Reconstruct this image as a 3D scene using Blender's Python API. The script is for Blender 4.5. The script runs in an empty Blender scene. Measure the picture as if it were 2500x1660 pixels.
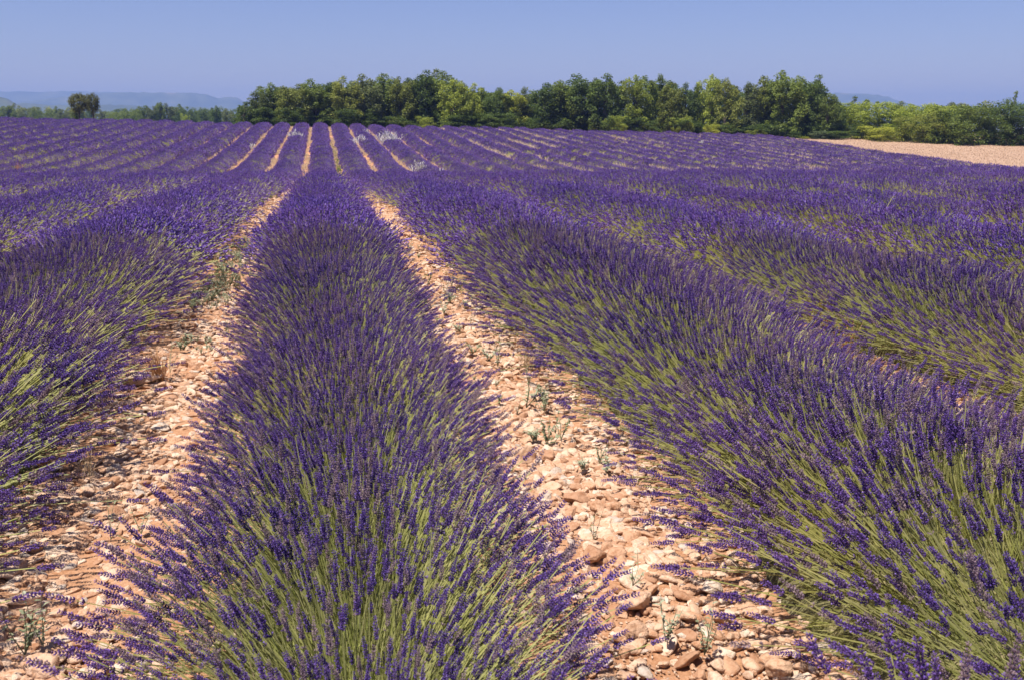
import bpy, bmesh, math, random
import numpy as np
from mathutils import Vector, Matrix, noise

R_ = math.radians
rng = np.random.default_rng(7)
random.seed(7)
SC = bpy.context.scene
COL = SC.collection

# ------------------------------------------------------------------ camera, light, exposure
CAM_H, PITCH, YAW, F_PX = 1.63, 12.64, 10.69, 2430.0
cam_d = bpy.data.cameras.new("camera"); cam = bpy.data.objects.new("camera", cam_d); COL.objects.link(cam)
cam.location = (-0.04, 0.0, CAM_H); cam.rotation_euler = (R_(90 - PITCH), 0, R_(-YAW))
cam_d.lens = 35.0; cam_d.sensor_width = 36.0; cam_d.clip_start = 0.05; cam_d.clip_end = 30000
cam_d.dof.use_dof = True; cam_d.dof.focus_distance = 6.5; cam_d.dof.aperture_fstop = 9.0
SC.camera = cam

SUN_EL, SUN_HEAD = 67.5, -124.0         # heading clockwise from +Y (the row direction)
world = bpy.data.worlds.new("World"); SC.world = world; world.use_nodes = True
wn = world.node_tree.nodes; wl = world.node_tree.links
sky = wn.new("ShaderNodeTexSky"); sky.sky_type = 'NISHITA'; sky.sun_disc = False
sky.sun_elevation = R_(SUN_EL); sky.sun_rotation = R_(SUN_HEAD)
sky.altitude = 600; sky.air_density = 1.0; sky.dust_density = 0.6; sky.ozone_density = 4.0
tint = wn.new("ShaderNodeMix"); tint.data_type = 'RGBA'; tint.blend_type = 'MULTIPLY'; tint.inputs[0].default_value = 1.0
tint.inputs[7].default_value = (.91, .825, 1.10, 1)      # the slightly violet white balance of the day's sky
wl.new(sky.outputs[0], tint.inputs[6]); wl.new(tint.outputs[2], wn["Background"].inputs[0]); wn["Background"].inputs[1].default_value = 0.063

sun_d = bpy.data.lights.new("sun", 'SUN'); sun = bpy.data.objects.new("sun", sun_d); COL.objects.link(sun)
sun_d.energy = 5.0; sun_d.angle = R_(0.53); sun_d.color = (1.0, 0.93, 0.83)
sv = Vector((math.sin(R_(SUN_HEAD)) * math.cos(R_(SUN_EL)), math.cos(R_(SUN_HEAD)) * math.cos(R_(SUN_EL)), math.sin(R_(SUN_EL))))
sun.rotation_euler = sv.to_track_quat('Z', 'Y').to_euler(); sun.location = (0, 0, 60)

SC.view_settings.view_transform = 'Standard'; SC.view_settings.look = 'None'
SC.view_settings.exposure = 0.72; SC.view_settings.gamma = 1.0; SC.view_settings.use_curve_mapping = False
SC.render.engine = 'CYCLES'
cy = SC.cycles
cy.max_bounces = 6; cy.diffuse_bounces = 3; cy.glossy_bounces = 1; cy.transmission_bounces = 4
cy.transparent_max_bounces = 4; cy.volume_bounces = 0; cy.use_denoising = True; cy.denoiser = 'OPENIMAGEDENOISE'
cy.use_adaptive_sampling = False; cy.sample_clamp_indirect = 4.0

# ------------------------------------------------------------------ terrain shape and pixel helpers
_py = [-300, -50, 0, 12, 19, 30, 40, 50, 58, 66, 75, 85, 96, 108, 116, 123, 135, 180, 300, 420, 700, 1500, 4000, 9000]
_pz = [0, 0, 0, 0, -.15, -.60, -1.15, -1.65, -1.80, -1.65, -1.35, -1.05, -.60, -.10, .18, .28, .05, -2.0, -4.2, -5, -14, -25, -40, -60]
_gy = np.arange(-300, 9000, 0.5); _gz = np.interp(_gy, _py, _pz)
_k = np.exp(-0.5 * (np.arange(-16, 17) / 6.0) ** 2); _k /= _k.sum()
_gz = np.convolve(np.pad(_gz, 16, mode='edge'), _k, mode='valid')

def sstep(a, b, t):
    t = np.clip((np.asarray(t, float) - a) / (b - a), 0, 1)
    return t * t * (3 - 2 * t)

def zt(x, y):
    x = np.asarray(x, float); y = np.asarray(y, float)
    z = np.interp(y, _gy, _gz)
    xx = np.clip(x, -70, 95)
    fade = 1 - sstep(250, 700, y)
    tilt = -0.021 * sstep(8, 75, y) * fade
    z = z + tilt * xx + 0.011 * np.clip(xx - 47, 0, 45) * sstep(58, 104, y) * fade
    z = z + 0.05 * np.sin(x * .31 + 1.3) * np.sin(y * .17 + .4) * sstep(6, 20, y)
    return z

cp, sp = math.cos(R_(PITCH)), math.sin(R_(PITCH))
FW = Vector((math.sin(R_(YAW)), math.cos(R_(YAW)))); RT = Vector((math.cos(R_(YAW)), -math.sin(R_(YAW))))
def ray(px, py):
    u = (px - 1250) / F_PX; v = (py - 830) / F_PX
    f = cp - v * sp; d = sp + v * cp
    h = FW * f + RT * u
    return Vector((h.x, h.y, -d))
def hit(px, py, lift=0.0, dmin=1.0):
    """where the line of sight through a photograph pixel meets the terrain (plus lift)"""
    r = ray(px, py); o = Vector(cam.location); t = dmin
    while t < 400:
        p = o + r * t
        if p.z <= float(zt(p.x, p.y)) + lift: return p
        t += 0.02 + t * 0.002
    return p
def at_px(px, ydist):
    """ground point on the heading of a photograph column at a given distance along the rows"""
    r = ray(px, 285); t = ydist / r.y
    x = cam.location.x + r.x * t
    return x, ydist, float(zt(x, ydist)), t
def z_px(py, t): return CAM_H + ray(1250, py).z * t

def y_end(x):       # far end of the lavender field
    return 121.0 - 0.24 * max(0.0, x - 12)
S = 2.1             # row spacing
X_EDGE = 51.4       # right border of the lavender

# ------------------------------------------------------------------ materials
MATS = {}
def nodes_of(name):
    m = bpy.data.materials.new(name); m.use_nodes = True; MATS[name] = m
    nt = m.node_tree; b = nt.nodes["Principled BSDF"]
    b.inputs["Specular IOR Level"].default_value = 0.25
    return m, nt, b
def ramp(nt, fac, stops):
    r = nt.nodes.new("ShaderNodeValToRGB")
    el = r.color_ramp.elements
    while len(el) < len(stops): el.new(0.5)
    for e, (p, c) in zip(el, stops): e.position = p; e.color = (*c, 1)
    nt.links.new(fac, r.inputs[0]); return r.outputs[0]
def noise_fac(nt, scale, detail=4, coord='Object', rough=.55):
    tc = nt.nodes.new("ShaderNodeTexCoord"); n = nt.nodes.new("ShaderNodeTexNoise")
    n.inputs["Scale"].default_value = scale; n.inputs["Detail"].default_value = detail; n.inputs["Roughness"].default_value = rough
    nt.links.new(tc.outputs[coord], n.inputs["Vector"]); return n.outputs["Fac"]
def mixc(nt, fac, a, b, mode='MIX'):
    m = nt.nodes.new("ShaderNodeMix"); m.data_type = 'RGBA'; m.blend_type = mode
    for sock, val in ((m.inputs[0], fac), (m.inputs[6], a), (m.inputs[7], b)):
        if isinstance(val, bpy.types.NodeSocket): nt.links.new(val, sock)
        elif isinstance(val, (int, float)): sock.default_value = val
        else: sock.default_value = (*val, 1)
    return m.outputs[2]
def leafy(name, stops, rough=.6, trans=.25, use_obj_color=False, island=True, plants=0):
    """leaf or petal: colour varies by piece and by plant, some light passes through"""
    m, nt, b = nodes_of(name)
    g = nt.nodes.new("ShaderNodeNewGeometry"); oi = nt.nodes.new("ShaderNodeObjectInfo")
    if island:
        mm = nt.nodes.new("ShaderNodeMath"); mm.operation = 'MULTIPLY_ADD'
        nt.links.new(g.outputs["Random Per Island"], mm.inputs[0]); mm.inputs[1].default_value = .6
        m2 = nt.nodes.new("ShaderNodeMath"); m2.operation = 'MULTIPLY'; nt.links.new(oi.outputs["Random"], m2.inputs[0]); m2.inputs[1].default_value = .4
        nt.links.new(m2.outputs[0], mm.inputs[2]); fac = mm.outputs[0]
    else: fac = oi.outputs["Random"]
    c = ramp(nt, fac, stops)
    if use_obj_color: c = mixc(nt, 1.0, c, oi.outputs["Color"], 'MULTIPLY')
    if plants:                                            # each plant has its own stage of bloom
        n = nt.nodes.new("ShaderNodeTexNoise"); n.inputs["Scale"].default_value = 1.1; n.inputs["Detail"].default_value = 2
        nt.links.new(g.outputs["Position"], n.inputs["Vector"])
        c = mixc(nt, plants, c, ramp(nt, n.outputs["Fac"], [(.3, (.76, .80, .94)), (.5, (1, 1, 1)), (.7, (1.22, 1.1, 1.0))]), 'MULTIPLY')
    nt.links.new(c, b.inputs["Base Color"]); b.inputs["Roughness"].default_value = rough
    if trans > 0:
        t = nt.nodes.new("ShaderNodeBsdfTranslucent"); nt.links.new(c, t.inputs[0])
        ms = nt.nodes.new("ShaderNodeMixShader"); ms.inputs[0].default_value = trans
        nt.links.new(b.outputs[0], ms.inputs[1]); nt.links.new(t.outputs[0], ms.inputs[2])
        nt.links.new(ms.outputs[0], nt.nodes["Material Output"].inputs[0])
    return m

M_floret = leafy("lavender_floret", [(0, (.125, .066, .34)), (.5, (.20, .112, .49)), (1, (.35, .24, .66))], .6, .3, plants=.8)
M_calyx = leafy("lavender_calyx", [(0, (.055, .027, .125)), (.5, (.098, .05, .20)), (1, (.17, .10, .235))], .7, .2, plants=.8)
M_stem = leafy("lavender_stem", [(0, (.27, .31, .075)), (.5, (.40, .41, .14)), (1, (.58, .53, .28))], .55, .3, plants=.6)
M_leaf = leafy("lavender_leaf", [(0, (.20, .25, .055)), (.6, (.33, .36, .095)), (1, (.50, .49, .21))], .6, .35, plants=.6)
M_faded = leafy('faded_flower', [(0, (.16, .11, .15)), (.5, (.26, .18, .22)), (1, (.36, .27, .27))], .7, .2)
M_mound, nt, b = nodes_of("lavender_foliage")
c = ramp(nt, noise_fac(nt, 14, 5), [(.3, (.10, .10, .045)), (.55, (.19, .17, .08)), (.75, (.33, .27, .16))])
nt.links.new(c, b.inputs["Base Color"]); b.inputs["Roughness"].default_value = .9
bp = nt.nodes.new("ShaderNodeBump"); bp.inputs["Strength"].default_value = .9; bp.inputs["Distance"].default_value = .05
nt.links.new(noise_fac(nt, 30, 5), bp.inputs["Height"]); nt.links.new(bp.outputs[0], b.inputs["Normal"])
M_dry = leafy("dry_grass", [(0, (.42, .29, .17)), (.5, (.60, .46, .30)), (1, (.74, .62, .46))], .7, .25)
M_straw = leafy("stubble_straw", [(0, (.40, .27, .18)), (.5, (.53, .39, .28)), (1, (.66, .53, .41))], .7, .2)
M_rust = leafy("rusty_grass", [(0, (.30, .13, .06)), (.5, (.42, .21, .10)), (1, (.5, .3, .16))], .7, .25)
M_pale = leafy("pale_plume", [(0, (.72, .68, .64)), (.5, (.80, .77, .74)), (1, (.86, .84, .82))], .8, .3)
M_weed = leafy("weed_leaf", [(0, (.15, .18, .09)), (.5, (.26, .29, .18)), (1, (.42, .44, .33))], .6, .2)
M_green_weed = leafy("green_weed_leaf", [(0, (.12, .16, .03)), (1, (.24, .28, .08))], .6, .2)
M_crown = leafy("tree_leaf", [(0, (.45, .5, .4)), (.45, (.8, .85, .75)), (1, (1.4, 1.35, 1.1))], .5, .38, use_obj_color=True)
M_bark, nt, b = nodes_of("bark")
c = ramp(nt, noise_fac(nt, 9, 5), [(.35, (.06, .048, .036)), (.7, (.16, .13, .10))])
nt.links.new(c, b.inputs["Base Color"]); b.inputs["Roughness"].default_value = .9

M_soil, nt, b = nodes_of("stony_soil")
fine = noise_fac(nt, 55, 6, rough=.7); mid = noise_fac(nt, 5, 4); big = noise_fac(nt, .35, 3)
c1 = ramp(nt, fine, [(.3, (.30, .13, .065)), (.5, (.46, .235, .13)), (.7, (.60, .37, .245))])
c2 = mixc(nt, .35, c1, ramp(nt, mid, [(.35, (.36, .18, .09)), (.65, (.56, .36, .23))]))
# outside the lavender: dry meadow, further off mottled green country
tc = nt.nodes.new("ShaderNodeTexCoord"); sx = nt.nodes.new("ShaderNodeSeparateXYZ"); nt.links.new(tc.outputs["Object"], sx.inputs[0])
mr = nt.nodes.new("ShaderNodeMapRange"); mr.inputs[1].default_value = 119; mr.inputs[2].default_value = 124
nt.links.new(sx.outputs[1], mr.inputs[0])
far_c = ramp(nt, noise_fac(nt, .012, 5), [(.4, (.07, .10, .035)), (.52, (.11, .13, .05)), (.62, (.30, .24, .12))])
c3 = mixc(nt, mr.outputs[0], c2, far_c)
nt.links.new(c3, b.inputs["Base Color"]); b.inputs["Roughness"].default_value = .95; b.inputs["Specular IOR Level"].default_value = .1
bp = nt.nodes.new("ShaderNodeBump"); bp.inputs["Strength"].default_value = .8; bp.inputs["Distance"].default_value = .02
nt.links.new(fine, bp.inputs["Height"]); nt.links.new(bp.outputs[0], b.inputs["Normal"])

M_stone, nt, b = nodes_of("limestone")
oi = nt.nodes.new("ShaderNodeObjectInfo")
c1 = ramp(nt, oi.outputs["Random"], [(0, (.41, .235, .15)), (.2, (.53, .33, .22)), (.5, (.60, .415, .30)), (.75, (.66, .49, .38)), (.92, (.71, .59, .49)), (1, (.48, .42, .38))])
c2 = mixc(nt, 1.0, c1, ramp(nt, noise_fac(nt, 1.6, 5, rough=.65), [(.34, (.76, .60, .48)), (.5, (1, .95, .90)), (.68, (1.12, 1.10, 1.08))]), 'MULTIPLY')
nt.links.new(c2, b.inputs["Base Color"]); b.inputs["Roughness"].default_value = .85
bp = nt.nodes.new("ShaderNodeBump"); bp.inputs["Strength"].default_value = .5; bp.inputs["Distance"].default_value = .06
nt.links.new(noise_fac(nt, 4, 6, rough=.7), bp.inputs["Height"]); nt.links.new(bp.outputs[0], b.inputs["Normal"])

M_stub, nt, b = nodes_of("stubble_ground")
c = ramp(nt, noise_fac(nt, 2.2, 7, rough=.75), [(.32, (.27, .16, .10)), (.5, (.37, .245, .17)), (.68, (.47, .34, .25))])
nt.links.new(c, b.inputs["Base Color"]); b.inputs["Roughness"].default_value = 1
M_hill, nt, b = nodes_of("wooded_hill")
c = ramp(nt, noise_fac(nt, .01, 6), [(.35, (.045, .065, .03)), (.6, (.08, .10, .05)), (.75, (.16, .14, .09))])
nt.links.new(c, b.inputs["Base Color"]); b.inputs["Roughness"].default_value = 1

# ------------------------------------------------------------------ object helpers
def mesh(name, verts, faces, mats, mi=None, smooth=False):
    me = bpy.data.meshes.new(name); me.from_pydata([tuple(v) for v in verts], [], faces)
    for m in (mats if isinstance(mats, (list, tuple)) else [mats]): me.materials.append(m)
    if mi is not None: me.polygons.foreach_set("material_index", np.asarray(mi, np.int32))
    if smooth: me.polygons.foreach_set("use_smooth", np.ones(len(me.polygons), bool))
    me.update(); return me
def quad_mesh(name, V, mat):
    """V: (n,4,3) array of separate quads"""
    n = len(V); me = bpy.data.meshes.new(name)
    me.vertices.add(n * 4); me.vertices.foreach_set("co", V.reshape(-1).astype(np.float32))
    me.loops.add(n * 4); me.loops.foreach_set("vertex_index", np.arange(n * 4, dtype=np.int32))
    me.polygons.add(n); me.polygons.foreach_set("loop_start", np.arange(0, n * 4, 4, dtype=np.int32))
    me.materials.append(mat); me.update(calc_edges=True); return me
def link(name, data, parent=None, loc=(0, 0, 0)):
    o = bpy.data.objects.new(name, data); COL.objects.link(o); o.location = loc
    if parent is not None: o.parent = parent
    return o
def tag(o, label=None, cat=None, group=None, kind=None):
    if label: o['label'] = label
    if cat: o['category'] = cat
    if group: o['group'] = group
    if kind: o['kind'] = kind
    return o
def proto_collection(name, meshes):
    c = bpy.data.collections.new(name)           # node-group source, never linked to the scene
    for i, me in enumerate(meshes):
        c.objects.link(bpy.data.objects.new("%s_%02d" % (name, i), me))
    nt = bpy.data.node_groups.new(name + "_scatter", 'GeometryNodeTree')
    nt.interface.new_socket('Geometry', in_out='INPUT', socket_type='NodeSocketGeometry')
    nt.interface.new_socket('Geometry', in_out='OUTPUT', socket_type='NodeSocketGeometry')
    N = nt.nodes; L = nt.links
    gi = N.new('NodeGroupInput'); go = N.new('NodeGroupOutput')
    ci = N.new('GeometryNodeCollectionInfo'); ci.inputs['Collection'].default_value = c
    ci.inputs['Separate Children'].default_value = True; ci.inputs['Reset Children'].default_value = True
    ip = N.new('GeometryNodeInstanceOnPoints'); ip.inputs['Pick Instance'].default_value = True
    def attr(nm, ty):
        a = N.new('GeometryNodeInputNamedAttribute'); a.data_type = ty; a.inputs['Name'].default_value = nm
        return a.outputs['Attribute']
    er = N.new('FunctionNodeEulerToRotation'); L.new(attr('rot', 'FLOAT_VECTOR'), er.inputs[0])
    L.new(gi.outputs[0], ip.inputs['Points']); L.new(ci.outputs[0], ip.inputs['Instance'])
    L.new(attr('idx', 'INT'), ip.inputs['Instance Index']); L.new(er.outputs[0], ip.inputs['Rotation'])
    L.new(attr('scl', 'FLOAT_VECTOR'), ip.inputs['Scale']); L.new(ip.outputs[0], go.inputs[0])
    return nt, len(meshes)
def scatter(name, proto, P, rot, scl, parent=None, loc=(0, 0, 0), idx=None):
    nt, n = proto; me = bpy.data.meshes.new(name); k = len(P)
    me.vertices.add(k); me.vertices.foreach_set("co", np.asarray(P, np.float32).reshape(-1))
    a = me.attributes.new('rot', 'FLOAT_VECTOR', 'POINT'); a.data.foreach_set('vector', np.asarray(rot, np.float32).reshape(-1))
    s = np.asarray(scl, np.float32)
    if s.ndim == 1: s = np.repeat(s[:, None], 3, 1)
    a = me.attributes.new('scl', 'FLOAT_VECTOR', 'POINT'); a.data.foreach_set('vector', s.reshape(-1))
    if idx is None: idx = rng.integers(0, n, k)
    a = me.attributes.new('idx', 'INT', 'POINT'); a.data.foreach_set('value', np.asarray(idx, np.int32))
    o = link(name, me, parent, loc); o['kind'] = 'stuff'
    md = o.modifiers.new("scatter", 'NODES'); md.node_group = nt
    return o
def vnoise(x, y, seed=0):
    """cheap smooth 2D value noise, 0..1, vectorised"""
    x = np.asarray(x, float); y = np.asarray(y, float)
    xi = np.floor(x).astype(np.int64); yi = np.floor(y).astype(np.int64); fx = x - xi; fy = y - yi
    fx = fx * fx * (3 - 2 * fx); fy = fy * fy * (3 - 2 * fy)
    def h(a, b):
        n = (a * 374761393 + b * 668265263 + seed * 974634777) & 0x7fffffff
        n = ((n ^ (n >> 13)) * 1274126177) & 0x7fffffff
        return ((n ^ (n >> 16)) & 0xffff) / 65535.0
    return (h(xi, yi) * (1 - fx) + h(xi + 1, yi) * fx) * (1 - fy) + (h(xi, yi + 1) * (1 - fx) + h(xi + 1, yi + 1) * fx) * fy

class Builder:
    def __init__(s): s.v = []; s.f = []; s.m = []
    def bipyr(s, p, d, length, rad, mat, n=4, belly=.4):
        d = Vector(d).normalized(); a = d.orthogonal().normalized(); b = d.cross(a); o = len(s.v); p = Vector(p)
        s.v.append(p); ph = random.random() * 6.28
        for i in range(n):
            t = ph + 2 * math.pi * i / n
            s.v.append(p + d * (length * belly) + (a * math.cos(t) + b * math.sin(t)) * rad)
        s.v.append(p + d * length)
        for i in range(n):
            j = (i + 1) % n
            s.f.append((o, o + 1 + j, o + 1 + i)); s.f.append((o + 1 + i, o + 1 + j, o + n + 1)); s.m += [mat, mat]
    def tube(s, pts, rads, mat, n=3):
        o = len(s.v)
        for k, (p, r) in enumerate(zip(pts, rads)):
            p = Vector(p); d = (Vector(pts[min(k + 1, len(pts) - 1)]) - Vector(pts[max(k - 1, 0)])).normalized()
            a = d.orthogonal().normalized(); b = d.cross(a)
            for i in range(n):
                t = 2 * math.pi * i / n; s.v.append(p + (a * math.cos(t) + b * math.sin(t)) * r)
        for k in range(len(pts) - 1):
            for i in range(n):
                j = (i + 1) % n
                s.f.append((o + k * n + i, o + k * n + j, o + (k + 1) * n + j, o + (k + 1) * n + i)); s.m.append(mat)
    def blade(s, p, d, side, length, w, mat, droop=0.0):
        """tapering two-segment leaf"""
        p = Vector(p); d = Vector(d).normalized(); side = Vector(side).normalized(); o = len(s.v)
        q = p + d * length * .55; e = p + d * length - Vector((0, 0, droop * length))
        s.v += [p - side * w * .3, p + side * w * .3, q - side * w * .5, q + side * w * .5, e]
        s.f += [(o, o + 1, o + 3, o + 2), (o + 2, o + 3, o + 4)]; s.m += [mat, mat]
    def mesh(s, name, mats, smooth=False): return mesh(name, s.v, s.f, mats, s.m, smooth)

# ------------------------------------------------------------------ the setting: ground, stubble, far hills
def axis(lim_lo, lim_hi, fine, fine_step, grow):
    out = list(np.arange(-fine[0], fine[1] + 1e-6, fine_step)); s = fine_step
    lo = -fine[0]; a = []
    while lo > lim_lo: s *= grow; lo -= s; a.append(lo)
    s = fine_step; hi = out[-1]; b_ = []
    while hi < lim_hi: s *= grow; hi += s; b_.append(hi)
    return np.array(a[::-1] + out + b_)
gx = axis(-9000, 9000, (8, 12), .3, 1.09); gy = axis(-400, 9500, (1, 20), .3, 1.035)
GX, GY = np.meshgrid(gx, gy); GZ = zt(GX, GY)
near = (GY < 25) & (np.abs(GX) < 16)
GZ = GZ + np.where(near, .02 * np.cos(GX * 2 * math.pi / S) + .03 * (vnoise(GX * 2.5, GY * 2.5, 3) - .5), 0)
nx, ny = len(gx), len(gy)
V = np.stack([GX, GY, GZ], -1).reshape(-1, 3)
ii = (np.arange(ny - 1)[:, None] * nx + np.arange(nx - 1)[None, :]).reshape(-1)
Fq = np.stack([ii, ii + 1, ii + nx + 1, ii + nx], 1)
ground = link("ground", mesh("ground", V, Fq.tolist(), M_soil, smooth=True)); tag(ground, "orange stony soil under the lavender running on to the hazy country", kind='structure')

sx_, sy_ = np.meshgrid(np.linspace(X_EDGE + .6, 150, 90), np.linspace(30, 122, 80))
V = np.stack([sx_, sy_, zt(sx_, sy_) + .05 - .4 * (sx_ > 149) - .4 * (sy_ < 31)], -1).reshape(-1, 3)
ii = (np.arange(79)[:, None] * 90 + np.arange(89)[None, :]).reshape(-1)
stub = link("stubble_field", mesh("stubble_field", V, np.stack([ii, ii + 1, ii + 91, ii + 90], 1).tolist(), M_stub, smooth=True))
tag(stub, "pinkish tan field of dry stubble beside the lavender", kind='structure')

def ridge(name, label, D, pts, depth=900, z0=-60, seed=0):
    """a real hill body: skyline profile at distance D, falling away in front and behind"""
    xs = np.linspace(pts[0][0], pts[-1][0], 110); ys = np.interp(xs, [p[0] for p in pts], [p[1] for p in pts])
    prof = [(-1.0, 0), (-.55, .30), (-.25, .72), (-.08, .95), (0, 1), (.3, .98), (.8, .5), (1.2, 0)]
    V = []; 
    for px, py in zip(xs, ys):
        r = ray(px, 285); t0 = D / math.hypot(r.x, r.y); top = CAM_H + ray(px, py).z * t0
        top += (vnoise(px * .11, seed, seed) - .5) * D * .0012
        for a, hgt in prof:
            t = t0 + a * depth * (.8 + .4 * float(vnoise(px * .02, a * 3, seed + 5)))
            if a == 0: t = t0
            V.append((r.x * t, r.y * t, z0 + (top - z0) * hgt + (0 if a == 0 else (float(vnoise(px * .06, a * 5, seed + 2)) - .5) * D * .002)))
    m = len(prof); Fc = []
    for i in range(len(xs) - 1):
        for j in range(m - 1): Fc.append((i * m + j, i * m + j + 1, (i + 1) * m + j + 1, (i + 1) * m + j))
    o = link(name, mesh(name, V, Fc, M_hill, smooth=True)); tag(o, label, kind='structure'); return o
ridge("mountain", "faint blue far tableland behind the flat topped plateau", 6400, [(-500, 232), (-200, 226), (0, 224), (90, 226), (180, 223), (300, 228), (420, 232), (620, 250), (720, 285)], 700, seed=1)
ridge("mountain", "flat topped blue plateau with a stepped cliff at its right end", 5000, [(-100, 276), (40, 256), (70, 249), (150, 238), (230, 229), (360, 227), (455, 228), (500, 230), (514, 233), (528, 240), (540, 242), (552, 238), (582, 238), (592, 246), (605, 252), (680, 262), (800, 285)], 600, seed=2)
ridge("hill", "long low darker blue ridge in front of the plateau", 3000, [(-300, 262), (60, 254), (110, 256), (170, 258), (260, 257), (330, 259), (480, 262), (620, 268), (760, 280)], 400, seed=3)
ridge("hill", "dark blue hill shoulder falling away at the left edge", 2200, [(-700, 215), (-250, 212), (-60, 226), (0, 236), (22, 242), (48, 256), (80, 270), (140, 284)], 300, seed=4)
ridge("mountain", "rounded pale blue hill behind the right hand bushes", 5200, [(1600, 262), (1850, 240), (2010, 229), (2055, 228), (2105, 231), (2140, 233), (2170, 239), (2200, 252), (2235, 259), (2400, 260), (2470, 253), (2520, 246), (2700, 236), (3000, 250)], 600, seed=5)

# the air
bm = bmesh.new(); bmesh.ops.create_cube(bm, size=1.0)
bmesh.ops.scale(bm, vec=(15600, 8900, 260), verts=bm.verts); bmesh.ops.translate(bm, vec=(0, 4050, 262 / 2 - 62), verts=bm.verts)
for v in bm.verts: v.co.z = -68.0 if v.co.z < 0 else 190.0
me = bpy.data.meshes.new("haze"); bm.to_mesh(me); bm.free()
M_haze = bpy.data.materials.new("haze"); M_haze.use_nodes = True; nt = M_haze.node_tree
nt.nodes.remove(nt.nodes["Principled BSDF"]); pv = nt.nodes.new("ShaderNodeVolumePrincipled")
pv.inputs["Color"].default_value = (.22, .345, .86, 1); pv.inputs["Absorption Color"].default_value = (.25, .25, .25, 1); pv.inputs["Density"].default_value = .00031; pv.inputs["Anisotropy"].default_value = 0.0
nt.links.new(pv.outputs[0], nt.nodes["Material Output"].inputs["Volume"]); me.materials.append(M_haze)
haze = link("haze", me); tag(haze, "pale blue summer haze over the far country", kind='stuff')

# ------------------------------------------------------------------ lavender: pieces
def stem_mesh(seed, L=.5, faded=False):
    random.seed(seed); B = Builder(); bend = random.uniform(-.07, .04) * (2.2 if faded else 1); by = random.uniform(-.03, .03)
    spike = random.uniform(.040, .064); f = lambda t: Vector((bend * t * t, by * t * t, L * t))
    t0 = 1 - spike / L
    ts = [0, .35, .7, t0]
    B.tube([f(t) for t in ts], [.0016, .0015, .0013, .0011], 2)
    if random.random() < .35: ts0 = t0 - random.uniform(.025, .05); levels = [ts0]
    else: levels = []
    n = int(spike / .0062)
    levels += [t0 + (1 - t0) * (i + .3) / n for i in range(n)]
    for q, t in enumerate(levels):
        u = max(0, (t - t0) / (1 - t0)); r = .0052 * (1 - .55 * u ** 2) * random.uniform(.85, 1.1)
        p = f(t); ax = (f(min(1, t + .02)) - f(t - .02)).normalized(); a = ax.orthogonal().normalized(); b = ax.cross(a)
        ph = random.random() * 6.28
        for i in range(5):
            w = ph + i * 1.2566 + random.uniform(-.2, .2); rad = a * math.cos(w) + b * math.sin(w)
            d = ax * 1.0 + rad * random.uniform(.55, .95)
            B.bipyr(p + rad * .0008, d, r * 1.75, r * .42, 1, 3, .55)
            if random.random() < .42:
                q2 = p + d.normalized() * r * 1.4
                B.bipyr(q2, d + rad * .5, r * .95, r * .46, 0, 3, .6)
    return B.mesh("flower_stem", [M_faded if faded else M_floret, M_faded if faded else M_calyx, M_stem])
def stem_mid(seed, L=.5):
    random.seed(seed); B = Builder(); bend = random.uniform(-.06, .02); f = lambda t: Vector((bend * t * t, 0, L * t))
    spike = random.uniform(.045, .065); t0 = 1 - spike / L
    B.tube([f(0), f(.5), f(t0)], [.002, .0018, .0016], 2)
    for i in range(4):
        t = t0 + (1 - t0) * i / 4.0
        for k in range(2):
            w = random.random() * 6.28
            B.bipyr(f(t) + Vector((math.cos(w), math.sin(w), 0)) * .003, (math.cos(w) * .45, math.sin(w) * .45, 1), spike * .42, .0056 * (1 - .1 * i), 0 if random.random() < .5 else 1, 3, .5)
    return B.mesh("flower_stem_plain", [M_floret, M_calyx, M_stem])
def tuft_far(seed, n=9, spread=.13, L=.34, sp=.075, w=.011):
    random.seed(seed); B = Builder()
    for _ in range(n):
        a = random.random() * 6.28; r = spread * math.sqrt(random.random())
        base = Vector((r * math.cos(a) * .8, r * math.sin(a) * .8, 0)); d = Vector((math.cos(a) * r * 1.6, math.sin(a) * r * 1.6, 1)).normalized()
        l = L * random.uniform(.72, 1.08)
        B.tube([base, base + d * (l - sp * .9)], [w * .14, w * .12], 2)
        for i in range(2): B.bipyr(base + d * (l - sp + i * sp * .42) + Vector((random.uniform(-1, 1), random.uniform(-1, 1), 0)) * w * .4, d, sp * .62, w, 0 if random.random() < .5 else 1, 3, .5)
    return B.mesh("flower_tuft", [M_floret, M_calyx, M_stem])
def leaf_tuft(seed):
    random.seed(seed); B = Builder()
    for _ in range(18):
        a = random.random() * 6.28; tl = random.uniform(.05, .55); d = (math.cos(a) * tl, math.sin(a) * tl, 1)
        B.blade((random.uniform(-.02, .02), random.uniform(-.02, .02), 0), d, (-math.sin(a), math.cos(a), .2), random.uniform(.09, .23), .0024, 0, .1)
    return B.mesh("leaf_tuft", [M_leaf])
STEMS = [stem_mesh(100 + i, faded=i > 12) for i in range(16)]
P_stem = proto_collection("near_stem", STEMS)
P_mid = proto_collection("mid_stem", [stem_mid(200 + i) for i in range(8)])
P_tuft = proto_collection("far_tuft", [tuft_far(300 + i) for i in range(8)])
P_tuft2 = proto_collection("farther_tuft", [tuft_far(400 + i, 22, .26, .36, .10, .019) for i in range(8)])
P_leaf = proto_collection("leaf_tuft", [leaf_tuft(500 + i) for i in range(6)])

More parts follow.
